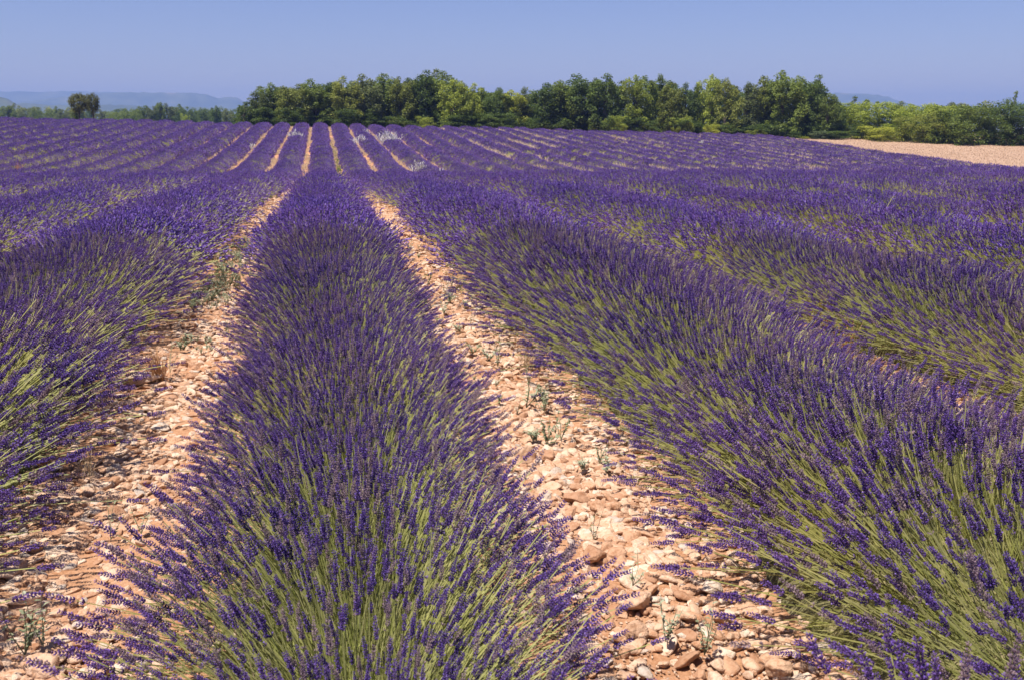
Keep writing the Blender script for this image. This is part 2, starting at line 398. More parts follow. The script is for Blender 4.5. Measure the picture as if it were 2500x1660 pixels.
def blade_tuft(seed, n, h, spread, w, mat, name, plume=False):
    random.seed(seed); B = Builder()
    for _ in range(n):
        a = random.random() * 6.28; tl = random.uniform(.05, spread); d = Vector((math.cos(a) * tl, math.sin(a) * tl, 1)).normalized()
        l = h * random.uniform(.5, 1.05); p = Vector((random.uniform(-.3, .3), random.uniform(-.3, .3), 0)) * h * spread * .5
        B.blade(p, d, (-math.sin(a), math.cos(a), 0), l, w, 0, .12)
        if plume:
            for i in range(5): B.bipyr(p + d * l * (.62 + .08 * i) - Vector((0, 0, .08 * l)) * (i / 5), d + Vector((random.uniform(-.4, .4), random.uniform(-.4, .4), 0)), l * .13, w * 1.6, 0, 3)
    return B.mesh(name, [mat])
P_dry = proto_collection("dry_tuft", [blade_tuft(600 + i, 16, .30, .6, .010, M_dry, "dry_tuft") for i in range(5)])
P_straw = proto_collection("straw_tuft", [blade_tuft(650 + i, 16, .20, .6, .014, M_straw, "straw_tuft") for i in range(5)])
P_weedtuft = proto_collection("weed_tuft", [blade_tuft(680 + i, 14, .12, 1.0, .018, M_green_weed, "weed_tuft") for i in range(4)])

# ------------------------------------------------------------------ lavender: rows
ORD = ["", "first", "second", "third", "fourth", "fifth", "sixth", "seventh", "eighth", "ninth", "tenth", "eleventh", "twelfth", "thirteenth", "fourteenth",
       "fifteenth", "sixteenth", "seventeenth", "eighteenth", "nineteenth", "twentieth", "twenty-first", "twenty-second", "twenty-third", "twenty-fourth"]
camxy = np.array([cam.location.x, cam.location.y])
def in_view(x, y, lo=-23.0, hi=45.0, pad=2.0):
    """generous: everything a step to the side of the camera could see"""
    a = np.degrees(np.arctan2(x - camxy[0], y - camxy[1] + pad))
    return (a > lo) & (a < hi)
def fill(k, y):
    """1 where the row is full, towards 0 where plants are missing or small"""
    g = vnoise(y * .42 + 31 * k, k * 7.7, 11); g2 = vnoise(y * .13 + 17 * k, k * 3.1, 12)
    thr = np.where(y > 62, -.02 + .20 * sstep(2, 16, k * S), .03)
    f = sstep(thr - .10, thr + .14, g * .65 + g2 * .35)
    return np.where(y < 26, np.maximum(f, .85), np.maximum(f, .12))
def hump(k, y):
    return   .80 + .38 * vnoise(y * 1.15 + 13 * k, k * 5.3, 21) + .10 * (vnoise(y * .2 + 7 * k, k, 22) - .5)
def wob(k, y): return .10 * (vnoise(y * .25 + 5 * k, k * 2.2, 23) - .5) + .05 * (vnoise(y * 1.1, k * 9.2, 24) - .5)

row_objs = {}
def dome_pts(k, x0, n_per_m, ylo, yhi, spread_deg=84):
    n = int(max(0, (yhi - ylo) * n_per_m)); y = rng.uniform(ylo, yhi, n)
    phi = np.radians(rng.uniform(-spread_deg, spread_deg, n)); return y, phi

def make_row(k):
    x0 = k * S
    ys = .95 if k == 0 else max(.3, (x0 / .80 - 3.0) if k > 0 else (-x0 / .31 - 4.0))
    ye = y_end(x0) + float(rng.uniform(-.5, .5))
    if k == 0: lab = "lavender row running straight ahead up the picture between two stony furrows"
    else: lab = "purple lavender row, %s row to the %s of the row running straight ahead" % (ORD[abs(k)], "right" if k > 0 else "left")
    e = link("lavender_row", None, None, (x0, ys, float(zt(x0, ys)))); tag(e, lab, "lavender row", "lavender rows of the field")
    row_objs[k] = e; base = np.array(e.location)
    # leafy mound under the flowers
    yy = np.concatenate([np.arange(ys, min(ye, 26), .16), np.arange(max(ys, 26), ye, .45)])
    prof = np.radians(np.linspace(-90, 90, 11)); V = []
    d_ = np.hypot(x0, yy); farf = sstep(9, 30, d_)
    fl = fill(k, yy); hp = hump(k, yy); wb = wob(k, yy)
    endt = np.minimum(1, np.minimum((yy - ys + .05) / .35, (ye - yy + .05) / .6)) ** .5
    hw = (.36 * (1 - farf) + .60 * farf) * hp * (.35 + .65 * fl) * endt; hin = hw + ({0: 0, 1: .22, -1: .20}.get(k, .14)) * (1 - farf); hh = (.27 + .13 * farf) * hp * (.25 + .75 * fl) * endt
    X = x0 + wb[:, None] + np.sin(prof)[None] * np.where(np.sin(prof)[None] * k < 0, hin[:, None], hw[:, None]) * (1 + .25 * (vnoise(yy[:, None] * 5, prof[None] * 4 + k * 11, 31) - .5))
    Y = np.repeat(yy[:, None], 11, 1) + .06 * (vnoise(yy[:, None] * 7, prof[None] * 5 + k, 32) - .5)
    Z = zt(X, Y) - .03 + np.cos(prof)[None] * hh[:, None] * (1 + .35 * (vnoise(yy[:, None] * 6, prof[None] * 5 + k * 13, 33) - .5))
    V = np.stack([X, Y, Z], -1).reshape(-1, 3) - base
    m = len(yy); ii = (np.arange(m - 1)[:, None] * 11 + np.arange(10)[None]).reshape(-1)
    link("foliage", mesh("foliage", V, np.stack([ii, ii + 1, ii + 12, ii + 11], 1).tolist(), M_mound, smooth=True), e)
    # flowers, finer the nearer
    P = {q: [] for q in ("near", "mid", "tuft", "tuft2", "leaf")}
    bands = [("near", 1500, 0, 3.4), ("near", 2000, 3.4, 9.5), ("mid", 1250, 9.5, 18), ("mid", 640, 18, 30), ("tuft", 62, 30, 72), ("tuft2", 18, 72, 400), ("leaf", 300, 0, 3.6), ("leaf", 130, 3.6, 9.5), ("leaf", 50, 9.5, 20)]
    for nm, den, d0, d1 in bands:
        lo = max(ys, math.sqrt(max(0, d0 * d0 - x0 * x0)) if abs(x0) < d0 else ys); hi = math.sqrt(d1 * d1 - x0 * x0) if abs(x0) < d1 else 0
        hi = min(hi, ye)
        if hi <= lo: continue
        y, phi = dome_pts(k, x0, den, lo, hi)
        if nm == "leaf": phi *= 1.0
        f = fill(k, y); green = vnoise(y * 2.3 + k * 17, phi * 1.6 + k * 5, 51)          # sparser, greener places; fewer flowers low on the sides
        thin = 1.0 if nm == "leaf" else (1 - .28 * sstep(.7, 1.3, np.abs(phi))) if nm[0] == "t" else np.clip(.50 + 1.15 * green, 0, 1) * (1 - (.36 if nm == 'near' else .15) * sstep(.75, 1.35, np.abs(phi)))
        keep = (rng.random(len(y)) < f ** .7 * thin) & in_view(x0 + .5 * np.sin(phi), y); y, phi, f = y[keep], phi[keep], f[keep]
        n = len(y); hp = hump(k, y) * (.45 + .55 * f); wk = {0: .97, 1: 1.10, -1: 1.08}.get(k, 1.04); wb = wob(k, y); s_ = np.sin(phi); c_ = np.cos(phi)
        pc = np.round(y / .55) * .55                        # plants every half metre: stems lean out from each
        lean = np.clip((y - pc) / .28, -1, 1) * .30 + rng.normal(0, .13, n)
        if nm in ("near", "mid"):
            L = (.45 + .14 * np.abs(s_) ** 2) * hp * (1 + (wk - 1) * np.abs(s_)) * np.where((s_ * k > 0) , .88, 1.0) * rng.normal(1, .11, n)
            face = (s_ * k < 0); bw = np.where(face, (.40 if abs(k) == 1 else .42), .15 if k else .15); bx = x0 + wb + bw * s_ * rng.uniform(.5, 1.1, n) + rng.normal(0, .035, n); by = y - lean * .12; bz = zt(bx, by) + .09 + .05 * c_
            ph2 = phi * (.74 + .18 * np.abs(s_)) + rng.normal(0, .11, n); dx = np.sin(ph2); dz = np.maximum(np.cos(ph2), .05); dy = lean
            if k == 0: dy = np.where(y < ys + .5, dy - (ys + .5 - y) * .8, dy)
            P[nm].append((bx, by, bz, dx, dy, dz, L / .5))
        elif nm == "leaf":
            bw = np.where(s_ * k < 0, (.36 if abs(k) == 1 else .38), .12); bx = x0 + wb + s_ * (.24 + .8 * bw) * hp; bz = zt(bx, y) + c_ * .26 * hp - .01
            P[nm].append((bx, y, bz, s_ + rng.normal(0, .3, n), lean, np.maximum(c_, .25), rng.uniform(.8, 1.4, n) * (1 - .42 * sstep(.7, 1.35, np.abs(phi)))))
        else:
            hwd = .60 * hp * wk; bx = x0 + wb + s_ * hwd * .85; bz = zt(bx, y) + c_ * .26 * hp
            P[nm].append((bx, y, bz, s_ * 1.1 + rng.normal(0, .12, n), lean * .5, np.maximum(c_, .12), rng.uniform(.85, 1.15, n) * (.75 + .25 * hp)))
    names = {"near": ("flower_mass", P_stem), "mid": ("flower_mass", P_mid), "tuft": ("flower_mass", P_tuft), "tuft2": ("flower_mass", P_tuft2), "leaf": ("leaf_mass", P_leaf)}
    for nm, lst in P.items():
        if not lst: continue
        a = [np.concatenate([q[i] for q in lst]) for i in range(7)]
        pts = np.stack(a[:3], 1) - base; tilt = np.arctan2(np.hypot(a[3], a[4]), a[5]); az = np.arctan2(a[4], a[3])
        rot = np.stack([np.zeros_like(tilt), tilt, az], 1); scl = a[6]; idx = rng.integers(0, names[nm][1][1], len(scl))
        if nm == "near" and k in (-1, 0, 1, 2):
            # the stems that show largest are parts of their own
            tip = np.stack([a[0] + a[3] * .5, a[1] + a[4] * .5, a[2] + a[5] * .5], 1) - np.array(cam.location)
            fwd = tip[:, 0] * FW.x + tip[:, 1] * FW.y; rgt = tip[:, 0] * RT.x + tip[:, 1] * RT.y
            dep = fwd * cp - tip[:, 2] * sp; up = fwd * sp + tip[:, 2] * cp
            ok = (np.abs(rgt / dep) < .51) & (np.abs(up / dep) < .335) & (dep > .3)
            order = np.argsort(np.where(ok, dep, 1e6))[:300]; order = order[ok[order]]
            for i in order:
                o = link("flower_stem", STEMS[idx[i]], e, tuple(pts[i])); o.rotation_euler = tuple(rot[i]); o.scale = (scl[i],) * 3
            rest = np.ones(len(scl), bool); rest[order] = False
            pts, rot, scl, idx = pts[rest], rot[rest], scl[rest], idx[rest]
        if len(scl): scatter(names[nm][0], names[nm][1], pts, rot, scl, e, idx=idx)
KMIN, KMAX = -20, 24
for k in range(KMIN, KMAX + 1): make_row(k)

# taller, bluer clump close to the camera at the bottom right
def near_bush():
    x0, y0 = 1.22, 1.36; z0 = float(zt(x0, y0))
    e = link("lavender_bush", None, None, (x0, y0, z0)); tag(e, "taller bluer lavender clump close up in the bottom right corner, slightly out of focus", "lavender bush")
    n = 120
    for i in range(n):
        a = random.random() * 6.28; r = math.sqrt(random.random()); t = r * .5
        o = link("flower_stem", STEMS[i % len(STEMS)], e, (math.cos(a) * .10 * r, math.sin(a) * .10 * r, -.11))
        o.rotation_euler = (0, t, a); s = random.uniform(.95, 1.7); o.scale = (s, s, s)
near_bush()

# ------------------------------------------------------------------ stones
def stone_mesh(seed, sub=3):
    random.seed(seed); bm = bmesh.new(); bmesh.ops.create_icosphere(bm, subdivisions=sub, radius=1.0)
    off = Vector((random.random() * 50, random.random() * 50, random.random() * 50))
    planes = []
    for _ in range(9):
        d = Vector((random.gauss(0, 1), random.gauss(0, 1), random.gauss(0, 1))).normalized(); planes.append((d, random.uniform(.48, .88)))
    sx, sy, sz = random.uniform(1.0, 1.55), random.uniform(.7, 1.05), random.uniform(.40, .75)
    for v in bm.verts:
        p = v.co.copy()
        for d, h in planes:
            q = p.dot(d)
            if q > h: p -= d * (q - h) * .85
        p *= 1 + .16 * noise.noise(p * 1.7 + off) + .09 * noise.noise(p * 3.6 + off) + .04 * noise.noise(p * 8 + off)
        v.co = Vector((p.x * sx, p.y * sy, p.z * sz))
    me = bpy.data.meshes.new("stone"); bm.to_mesh(me); bm.free(); me.materials.append(M_stone)
    me.polygons.foreach_set("use_smooth", np.ones(len(me.polygons), bool)); return me
STONES = [stone_mesh(900 + i) for i in range(12)]
P_stone = proto_collection("gravel_stone", STONES)
def stones():
    X, Y, Rr = [], [], []
    for j in range(-6, 14):                     # furrow j lies between rows j-1 and j
        xf = (j - .5) * S
        for den, d0, d1, rmin, rmax in ((6200, 0, 6, .004, .044), (2800, 6, 10, .006, .044), (650, 10, 20, .010, .044), (70, 20, 45, .03, .06)):
            lo = math.sqrt(max(0, d0 * d0 - xf * xf)); hi = math.sqrt(d1 * d1 - xf * xf) if abs(xf) < d1 else 0
            lo = max(lo, .35)
            if hi <= lo or abs(j) > 4 and d1 < 20: continue
            n = int((hi - lo) * 1.15 * den); y = rng.uniform(lo, hi, n); x = xf + np.clip(rng.normal(0, .34, n), -.66, .66)
            ok = in_view(x, y, pad=1.0) & (rng.random(n) < .30 + 1.5 * vnoise(x * 2.6, y * 2.0, 61) ** 1.5); x, y = x[ok], y[ok]
            u = rng.random(len(x)); r = rmin + (rmax - rmin) * u ** 6.5 * (.35 + .65 * (1 - np.abs(x - xf) / .7))
            X.append(x); Y.append(y); Rr.append(r)
    X = np.concatenate(X); Y = np.concatenate(Y); Rr = np.concatenate(Rr)
    n = len(X); Z = zt(X, Y) + .02 * np.cos(X * 2 * math.pi / S) * ((Y < 25) & (np.abs(X) < 16)) + Rr * rng.uniform(.05, .4, n)
    rot = np.stack([rng.normal(0, .3, n), rng.normal(0, .3, n), rng.uniform(0, 6.28, n)], 1)
    idx = rng.integers(0, len(STONES), n)
    d = np.sqrt(X ** 2 + Y ** 2 + 1.6 ** 2); order = np.argsort(-Rr / d * (Y > 1.3))[:300]
    for i in order:
        o = link("stone", STONES[idx[i]], ground, (X[i], Y[i], Z[i])); o.rotation_euler = tuple(rot[i]); o.scale = (Rr[i],) * 3
    rest = np.ones(n, bool); rest[order] = False
    g = scatter("gravel", P_stone, np.stack([X, Y, Z], 1)[rest], rot[rest], Rr[rest], idx=idx[rest]); tag(g, "peach and cream limestone gravel lying in the furrows", kind='stuff')
stones()
HERO = [  # px, py of the photograph, radius, label
    (108, 1640, .055, "big rounded cream stone at the bottom left corner of the left furrow"),
    (22, 1405, .060, "large brown stone at the left edge, low in the left furrow"),
    (355, 935, .105, "long dark grey brown stone half under the left lavender row"),
    (62, 1470, .052, "pale tilted slab in the left furrow beside the picture's left edge"),
    (300, 1110, .045, "upright squarish tan stone in the middle of the left furrow"),
    (390, 1050, .050, "broad pale flat stone high in the left furrow"),
    (270, 1350, .040, "dark orange egg shaped stone standing up in the left furrow"),
    (1270, 1125, .085, "largest pinkish boulder beside the right edge of the central row"),
    (1335, 1118, .055, "smooth tan stone just right of the pinkish boulder"),
    (1297, 1058, .045, "upright stone with a dark orange face near the top of the right furrow stones"),
    (1408, 1222, .050, "dark brown rounded stone by the flattened stems in the right furrow"),
    (1445, 1365, .055, "wide orange fronted stone midway along the right furrow"),
    (1545, 1548, .050, "round orange brown stone low in the right furrow"),
    (1555, 1480, .052, "flat cream slab above the round orange brown stone"),
    (1735, 1445, .045, "brown stone under the right row's drooping stems"),
    (1895, 1645, .042, "smooth pale stone at the bottom edge below the right row"),
]
for i, (px, py, r, lab) in enumerate(HERO):
    p = hit(px, py, 0.0); o = link("boulder" if "boulder" in lab else "stone", stone_mesh(1200 + i, 4), None, (p.x, p.y, float(zt(p.x, p.y)) + r * .25))
    o.scale = (r, r, r); o.rotation_euler = (random.uniform(-.2, .2), random.uniform(-.2, .2), random.uniform(0, 6.28)); tag(o, lab, "stone", "large stones in the furrows")

# ------------------------------------------------------------------ dry grass, weeds, pale plumes
def ground_cover():
    X, Y, XL, YL = [], [], [], []
    for j in range(KMIN, KMAX + 2):
        xf = (j - .5) * S
        n = int(90 * 8); y = rng.uniform(22, y_end(xf), n); x = xf + rng.normal(0, .22, n)
        dens = vnoise(y * .16 + j * 3, j * .7, 41)
        lim = np.where(y > 60, .45 + .35 * sstep(10, 30, x), .35)
        ok = (dens < lim) & in_view(x, y); X.append(x[ok]); Y.append(y[ok])
    for j in range(KMIN, KMAX + 2):
        xf = (j - .5) * S; n = 1700 if abs(j) < 9 else 900; y = rng.uniform(40, y_end(xf), n); x = xf + rng.normal(0, .24, n)
        ok = in_view(x, y) & (vnoise(x * 1.2, y * .5, 44) > .36); XL.append(x[ok]); YL.append(y[ok])
    n = 16000; y = rng.uniform(58, 106, n); x = (np.floor(rng.uniform(14, 47, n) / S) + .5) * S + rng.normal(0, .35, n); ok = vnoise(x * .35, y * .10, 43) > .62; X.append(x[ok]); Y.append(y[ok])
    X = np.concatenate(X); Y = np.concatenate(Y); n = len(X)
    o = scatter("dry_grass", P_dry, np.stack([X, Y, zt(X, Y)], 1), np.stack([np.zeros(n), rng.uniform(0, .2, n), rng.uniform(0, 6.28, n)], 1), np.where((X > 12) & (rng.random(n) < .6), rng.uniform(1.5, 2.7, n), rng.uniform(.6, 1.3, n)))
    tag(o, "thin dry yellow grass growing between the lavender rows", kind='stuff')
    x = np.concatenate(XL); y = np.concatenate(YL); n = len(x)
    o = scatter("dry_grass", P_dry, np.stack([x, y, zt(x, y)], 1), np.stack([np.zeros(n), rng.uniform(0, .5, n), rng.uniform(0, 6.28, n)], 1), rng.uniform(.35, .8, n))
    tag(o, "low bleached grass covering the far furrows", kind='stuff')
    # stubble straw on the tan field and its fringe
    n = 70000; x = rng.uniform(X_EDGE + .6, 120, n); y = rng.uniform(45, 121, n); ok = in_view(x, y) ; x, y = x[ok], y[ok]
    m = 1600; fx = X_EDGE + rng.normal(.9, .35, m); fy = rng.uniform(50, 113, m); x = np.concatenate([x, fx]); y = np.concatenate([y, fy]); n = len(x)
    s = np.concatenate([rng.uniform(.3, .75, n - m), rng.uniform(1.3, 2.6, m)])
    o = scatter("stubble_straw", P_straw, np.stack([x, y, zt(x, y) + .04], 1), np.stack([np.zeros(n), rng.uniform(0, .25, n), rng.uniform(0, 6.28, n)], 1), s)
    tag(o, "short pinkish straw standing on the stubble field", kind='stuff')
    # sparse green ground weeds in the furrow right of the central row, far slope
    n = 500; x = 1.05 + rng.normal(0, .16, n); y = np.concatenate([rng.uniform(62, 84, n // 2), rng.uniform(50, 95, n - n // 2)])
    o = scatter("green_weeds", P_weedtuft, np.stack([x, y, zt(x, y)], 1), np.stack([np.zeros(n), np.zeros(n), rng.uniform(0, 6.28, n)], 1), rng.uniform(.7, 1.6, n))
    tag(o, "low green weeds strung along the furrow right of the central row", kind='stuff')
    n = 90; x = 1.12 + rng.normal(0, .24, n); y = rng.uniform(4.2, 16, n); ok = vnoise(x * 2, y * 1.1, 71) > .5; x, y = x[ok], y[ok]
    x2 = -1.05 + rng.normal(0, .15, 300); y2 = rng.uniform(6, 14, 300); ok = vnoise(x2 * 2, y2 * 1.1, 72) > .56; x = np.concatenate([x, x2[ok]]); y = np.concatenate([y, y2[ok]]); n = len(x)
    o = scatter("small_weeds", proto_collection("small_weed", [weed_mesh(1700 + i, .07 + .02 * i).mesh("small_weed", [M_weed]) for i in range(4)]), np.stack([x, y, zt(x, y) + .01], 1), np.stack([np.zeros(n), rng.uniform(0, .4, n), rng.uniform(0, 6.28, n)], 1), rng.uniform(.5, 1.2, n))
    tag(o, "low grey green weeds among the stones at the upper ends of the two nearest furrows", kind='stuff')
def weed_mesh(seed, tall):
    random.seed(seed); B = Builder(); h = tall
    tips = [Vector((random.uniform(-.4, .4) * h, random.uniform(-.4, .4) * h, h * random.uniform(.5, 1))) for _ in range(random.randint(3, 6))]
    for tp in tips:
        B.tube([(0, 0, 0), tp * .5 + Vector((random.uniform(-.02, .02), 0, 0)), tp], [.0022, .0017, .001], 0)
        for i in range(6):
            t = .25 + .13 * i; a = random.random() * 6.28; d = (math.cos(a), math.sin(a), random.uniform(.1, .7))
            B.blade(tp * t, d, (-math.sin(a), math.cos(a), 0), random.uniform(.012, .034), random.uniform(.006, .013), 0, .2)
    return B
ground_cover()

def clump(name, mat, px, py, lift, h, n, spread, w, label, cat, group=None, plume=False, seed=0, seen=True):
    p = hit(px, py, lift); me = blade_tuft(seed, n, h, spread, w, mat, name, plume)
    if plume and n > 30:                                 # several crowns of plumes growing together
        co = np.empty(len(me.vertices) * 3, np.float32); me.vertices.foreach_get("co", co); co = co.reshape(-1, 3)
        piece = np.arange(len(co)) // 35 % 5
        co[:, 0] += np.array([0, -.7, .65, -.3, 1.1])[piece] * h * .5; co[:, 1] += np.array([0, .3, -.2, .6, .2])[piece] * h * .5; co[:, 2] *= np.array([1, .75, .85, .6, .7])[piece]
        me.vertices.foreach_set("co", co.reshape(-1)); me.update()
    o = link(name, me, None, (p.x, p.y, float(zt(p.x, p.y)))); return tag(o, label, cat, group)
WG = "pale grass plumes standing among the far rows"
for i, (px, py, h, n, lab) in enumerate([
    (718, 338, 1.15, 46, "white feathery grass clump on the row just left of the central row, near the crest"),
    (875, 350, 1.15, 34, "loose white grass clump two rows right of the central row on the far slope"),
    (897, 332, 1.0, 14, "small upright white grass tuft just right of the loose white clump"),
    (947, 350, 1.6, 70, "biggest silvery white grass clump on the far slope, right of the centre"),
    (1023, 418, 1.0, 26, "white grass clump lowest on the far slope, below the silvery clump"),
    (1078, 430, .8, 10, "few white grass stalks right of the lowest white clump"),
    (2400, 442, .62, 20, "cluster of white flower heads near the right edge of the lavender"),
    (2494, 446, .6, 10, "small white flower heads at the extreme right edge of the lavender"),
    (615, 362, .7, 14, "sparse whitish stalks on a left hand row of the far slope"),
    (1215, 362, .7, 12, "sparse whitish stalks in the middle of the far slope"),
    (1712, 355, .8, 16, "thin white grass heads below the tall trees right of centre"),
]):
    clump("white_grass", M_pale, px, py, .30, h, int(n * 1.5), .5, .015, lab, "grass clump", WG, True, 1300 + i)
for i, (px, py, h, n, lab) in enumerate([
    (45, 425, 1.0, 60, "reddish dry grass patch at the left edge where the far slope begins"),
    (2010, 790, .48, 80, "rusty dry grass patch deep in a row at the right"),
    (2060, 850, .42, 60, "lower rusty dry grass patch beside the yellow green stems at the right"),
    (385, 885, .26, 90, "orange dry grass fringe at the edge of the left row by the dark stone"),
    (412, 612, .5, 30, "orange dry grass wisps on top of the left row"),
    (1330, 545, .5, 40, "faint rusty grass patch on the first row right of the centre"),
    (1935, 470, .8, 30, "dull reddish grass patch far back in the right hand rows"),
]):
    clump("rusty_grass", M_rust, px, py, .12, h, n, .8, .006 if py > 500 else .014, lab, "grass patch", "rusty dry grass patches", False, 1400 + i)
for i, (px, py, h, n, lab) in enumerate([
    (680, 520, .3, 140, "strip of orange dry grass along the left furrow, upper part"),
    (655, 560, .28, 120, "strip of orange dry grass along the left furrow, lower part"),
    (905, 520, .3, 60, "tuft of bleached grass at the edge of the right furrow, far"),
    (1250, 800, .25, 60, "tuft of dry grass at the right furrow's edge, middle distance"),
    (1290, 890, .24, 70, "flattened dry grass at the foot of the right row"),
    (215, 1150, .22, 24, "thin brown dry stalks among stones of the left furrow"),
]):
    clump("dry_grass_tuft", M_dry, px, py, .02, h, n, .9, .004, lab, "grass tuft", "dry grass tufts in the furrows", False, 1500 + i)

WEEDS = [weed_mesh(1600 + i, .14 + .03 * i).mesh("weed", [M_weed]) for i in range(4)]
for i, (px, py, s, lab) in enumerate([
    (1545, 1420, 1.1, "grey green weed sprig with pale top among stones of the right furrow"),
    (1625, 1560, 1.2, "spindly grey weed beside the round orange brown stone"),
    (1720, 1590, 1.1, "thin dark weed under the right row near the bottom edge"),
    (1450, 1310, .8, "small green weed in the middle of the right furrow"),
    (1285, 990, 1.9, "tall dark leafy weed at the top of the stony right furrow"),
    (1370, 1065, 1.3, "upright thin weed just below the tall dark weed"),
    (1215, 890, 1.3, "green weed on the right furrow's left bank"),
    (1150, 805, 1.2, "grey weed midway up the right furrow"),
    (1085, 720, 1.5, "bushy grey green weed in the upper right furrow"),
    (1045, 690, 1.3, "grey weed near the upper end of the right furrow"),
    (1000, 630, 1.6, "grey green weed where the right furrow narrows"),
    (960, 580, 1.6, "topmost grey weed of the right furrow"),
    (605, 630, 1.8, "grey green weed cluster high in the left furrow"),
    (560, 700, 1.6, "grey green weed in the left furrow below the cluster"),
    (500, 715, 1.3, "dark weed at the left bank of the left furrow"),
    (415, 905, 1.2, "small weed beside the long dark stone"),
    (345, 1300, 1.1, "tiny grey weed by the central row's left edge"),
    (60, 1590, 1.3, "green weed at the bottom left of the left furrow"),
    (105, 1570, 1.2, "second green weed at the bottom left, nearer the row"),
    (270, 1310, 1.0, "small grey weed in the middle of the left furrow"),
]):
    p = hit(px, py, .03); o = link("weed", WEEDS[i % 4], None, (p.x, p.y, float(zt(p.x, p.y)) + .015)); o.scale = (s * .8,) * 3; o.rotation_euler = (0, 0, i * 1.7)
    tag(o, lab, "weed", "weeds growing in the furrows")
# two dry seed stalks in front of the central row
for i, (px, py, h, lab) in enumerate([(570, 1560, .62, "tall tan grass stalk leaning in the front of the central row"), (612, 1590, .50, "shorter tan grass stalk right of the tall leaning one")]):
    p = hit(px, py, .35); B = Builder(); random.seed(50 + i); tp = Vector((-.10 + .06 * i, .0, h))
    B.tube([(0, 0, 0), tp * .5 + Vector((.03, 0, 0)), tp], [.0018, .0016, .001], 0)
    for q in range(26):
        t = .72 + .28 * q / 26; B.bipyr(tp * t, tp + Vector((random.gauss(0, .2), random.gauss(0, .2), 0)) * h, .016, .003, 0, 3)
    o = link("grass_stalk", B.mesh("grass_stalk", [M_dry]), None, (p.x, p.y, float(zt(p.x, p.y)))); tag(o, lab, "grass stalk", "tan grass stalks in the central row")

# ------------------------------------------------------------------ trees
def tree_meshes(seed, kind="oak"):
    """unit tree, one metre tall before scaling by height: returns trunk mesh, crown mesh"""
    rs = np.random.default_rng(seed); random.seed(seed); H = 7.0
    cb, rw, ncol, nl, per, ls = dict(oak=(.02, .34, 7, 15, 105, .105), open=(.10, .32, 5, 15, 95, .105), bush=(-.06, .46, 9, 9, 130, .105),
                                     sparse=(.12, .24, 3, 12, 70, .11), lone=(.27, .37, 8, 10, 120, .11))[kind]
    RX = H * rw; lobes = []
    for i in range(ncol):                               # every crown is several upright stems of leaf lobes, of unequal height
        a = i * 2.4 + rs.uniform(-.5, .5); q = RX * (.68 * math.sqrt((i + .3) / ncol))
        cx, cy_ = math.cos(a) * q, math.sin(a) * q; topz = H * (1.0 - (.30 if kind == 'oak' else .22) * (q / RX) ** 1.5 - rs.uniform(0, .07) * (i > 0)); cr = RX * rs.uniform(.28, .40)
        lean = rs.normal(0, .12, 2) * RX
        for j in range(nl):
            u = (j + rs.uniform(0, 1)) / nl; z = H * cb + .12 + (topz - H * cb - .15) * u
            wz = cr * (.55 + .75 * math.sin(math.pi * min(1, .12 + u * .78))) * (1 if u < .85 else .85)
            if kind == 'lone': wz = cr * (.5 + .75 * math.sin(math.pi * u))
            b_ = rs.uniform(0, 6.28); rr = wz * rs.uniform(.1, .75)
            lobes.append((np.array([cx + lean[0] * u + math.cos(b_) * rr, cy_ + lean[1] * u + math.sin(b_) * rr, z]), RX * rs.uniform(.12, .25) * (1 if u < .85 else 1.05)))
    if kind == "lone":                                   # one rounded, slightly open crown on a bare trunk
        lobes = []
        for i in range(62):
            d = rs.normal(size=3); d /= np.linalg.norm(d); q = rs.uniform(.25, 1) ** .55
            lobes.append((np.array([d[0] * RX * q * .85, d[1] * RX * q * .85, H * .63 + d[2] * H * .30 * q]), RX * rs.uniform(.14, .26)))
    Q = []
    for c, r in lobes:
        n = int(per * (r / (RX * .18)) ** 1.6); d = rs.normal(size=(n, 3)); d /= np.linalg.norm(d, axis=1)[:, None]
        d[:, 2] = np.where((d[:, 2] < -.2) & (rs.random(n) < .6), -d[:, 2], d[:, 2])
        rr = r * rs.uniform(.45, 1.12, n); p = c + d * rr[:, None] * np.array([1, 1, 1.15])
        nrm = d * .5 + rs.normal(size=(n, 3)) * .75 + np.array([0, 0, .25]); nrm /= np.linalg.norm(nrm, axis=1)[:, None]
        t = np.cross(nrm, rs.normal(size=(n, 3))); t /= np.linalg.norm(t, axis=1)[:, None]; b_ = np.cross(nrm, t)
        s = ls * rs.uniform(.55, 1.25, n)[:, None]
        Q.append(np.stack([p - t * s, p - b_ * s * .55 + nrm * s * .15, p + t * s, p + b_ * s * .55 + nrm * s * .15], 1))
    Q = np.concatenate(Q); Q[:, :, 2] = np.maximum(Q[:, :, 2], .05)
    crown = quad_mesh("crown", Q / H, M_crown)
    B = Builder(); top = H * (cb + (1 - cb) * .55); k = random.uniform(-.3, .3)
    tr = .16 if kind != "bush" else .08
    B.tube([(0, 0, -.3), (k * .3, .05, top * .35), (k, .1, top * .7), (k * 1.2, 0, top)], [tr * 1.25, tr, tr * .7, tr * .35], 0, 7)
    for c, r in lobes[:16]:
        z = random.uniform(.25, .85) * top; s = Vector((k * z / top, .05, z)); e = Vector(c)
        B.tube([s, s.lerp(e, .5) + Vector((0, 0, .15)), e], [tr * .42, tr * .25, tr * .1], 0, 5)
    for v in B.v: v *= 1 / H
    return B.mesh("trunk", [M_bark], True), crown
T_OAK = [tree_meshes(2000 + i, "oak") for i in range(7)]; T_OPEN = [tree_meshes(2100 + i, "open") for i in range(4)]
T_LONE = [tree_meshes(2400 + i, 'lone') for i in range(2)]
T_BUSH = [tree_meshes(2200 + i, "bush") for i in range(5)]; T_SPARSE = [tree_meshes(2300 + i, "sparse") for i in range(3)]
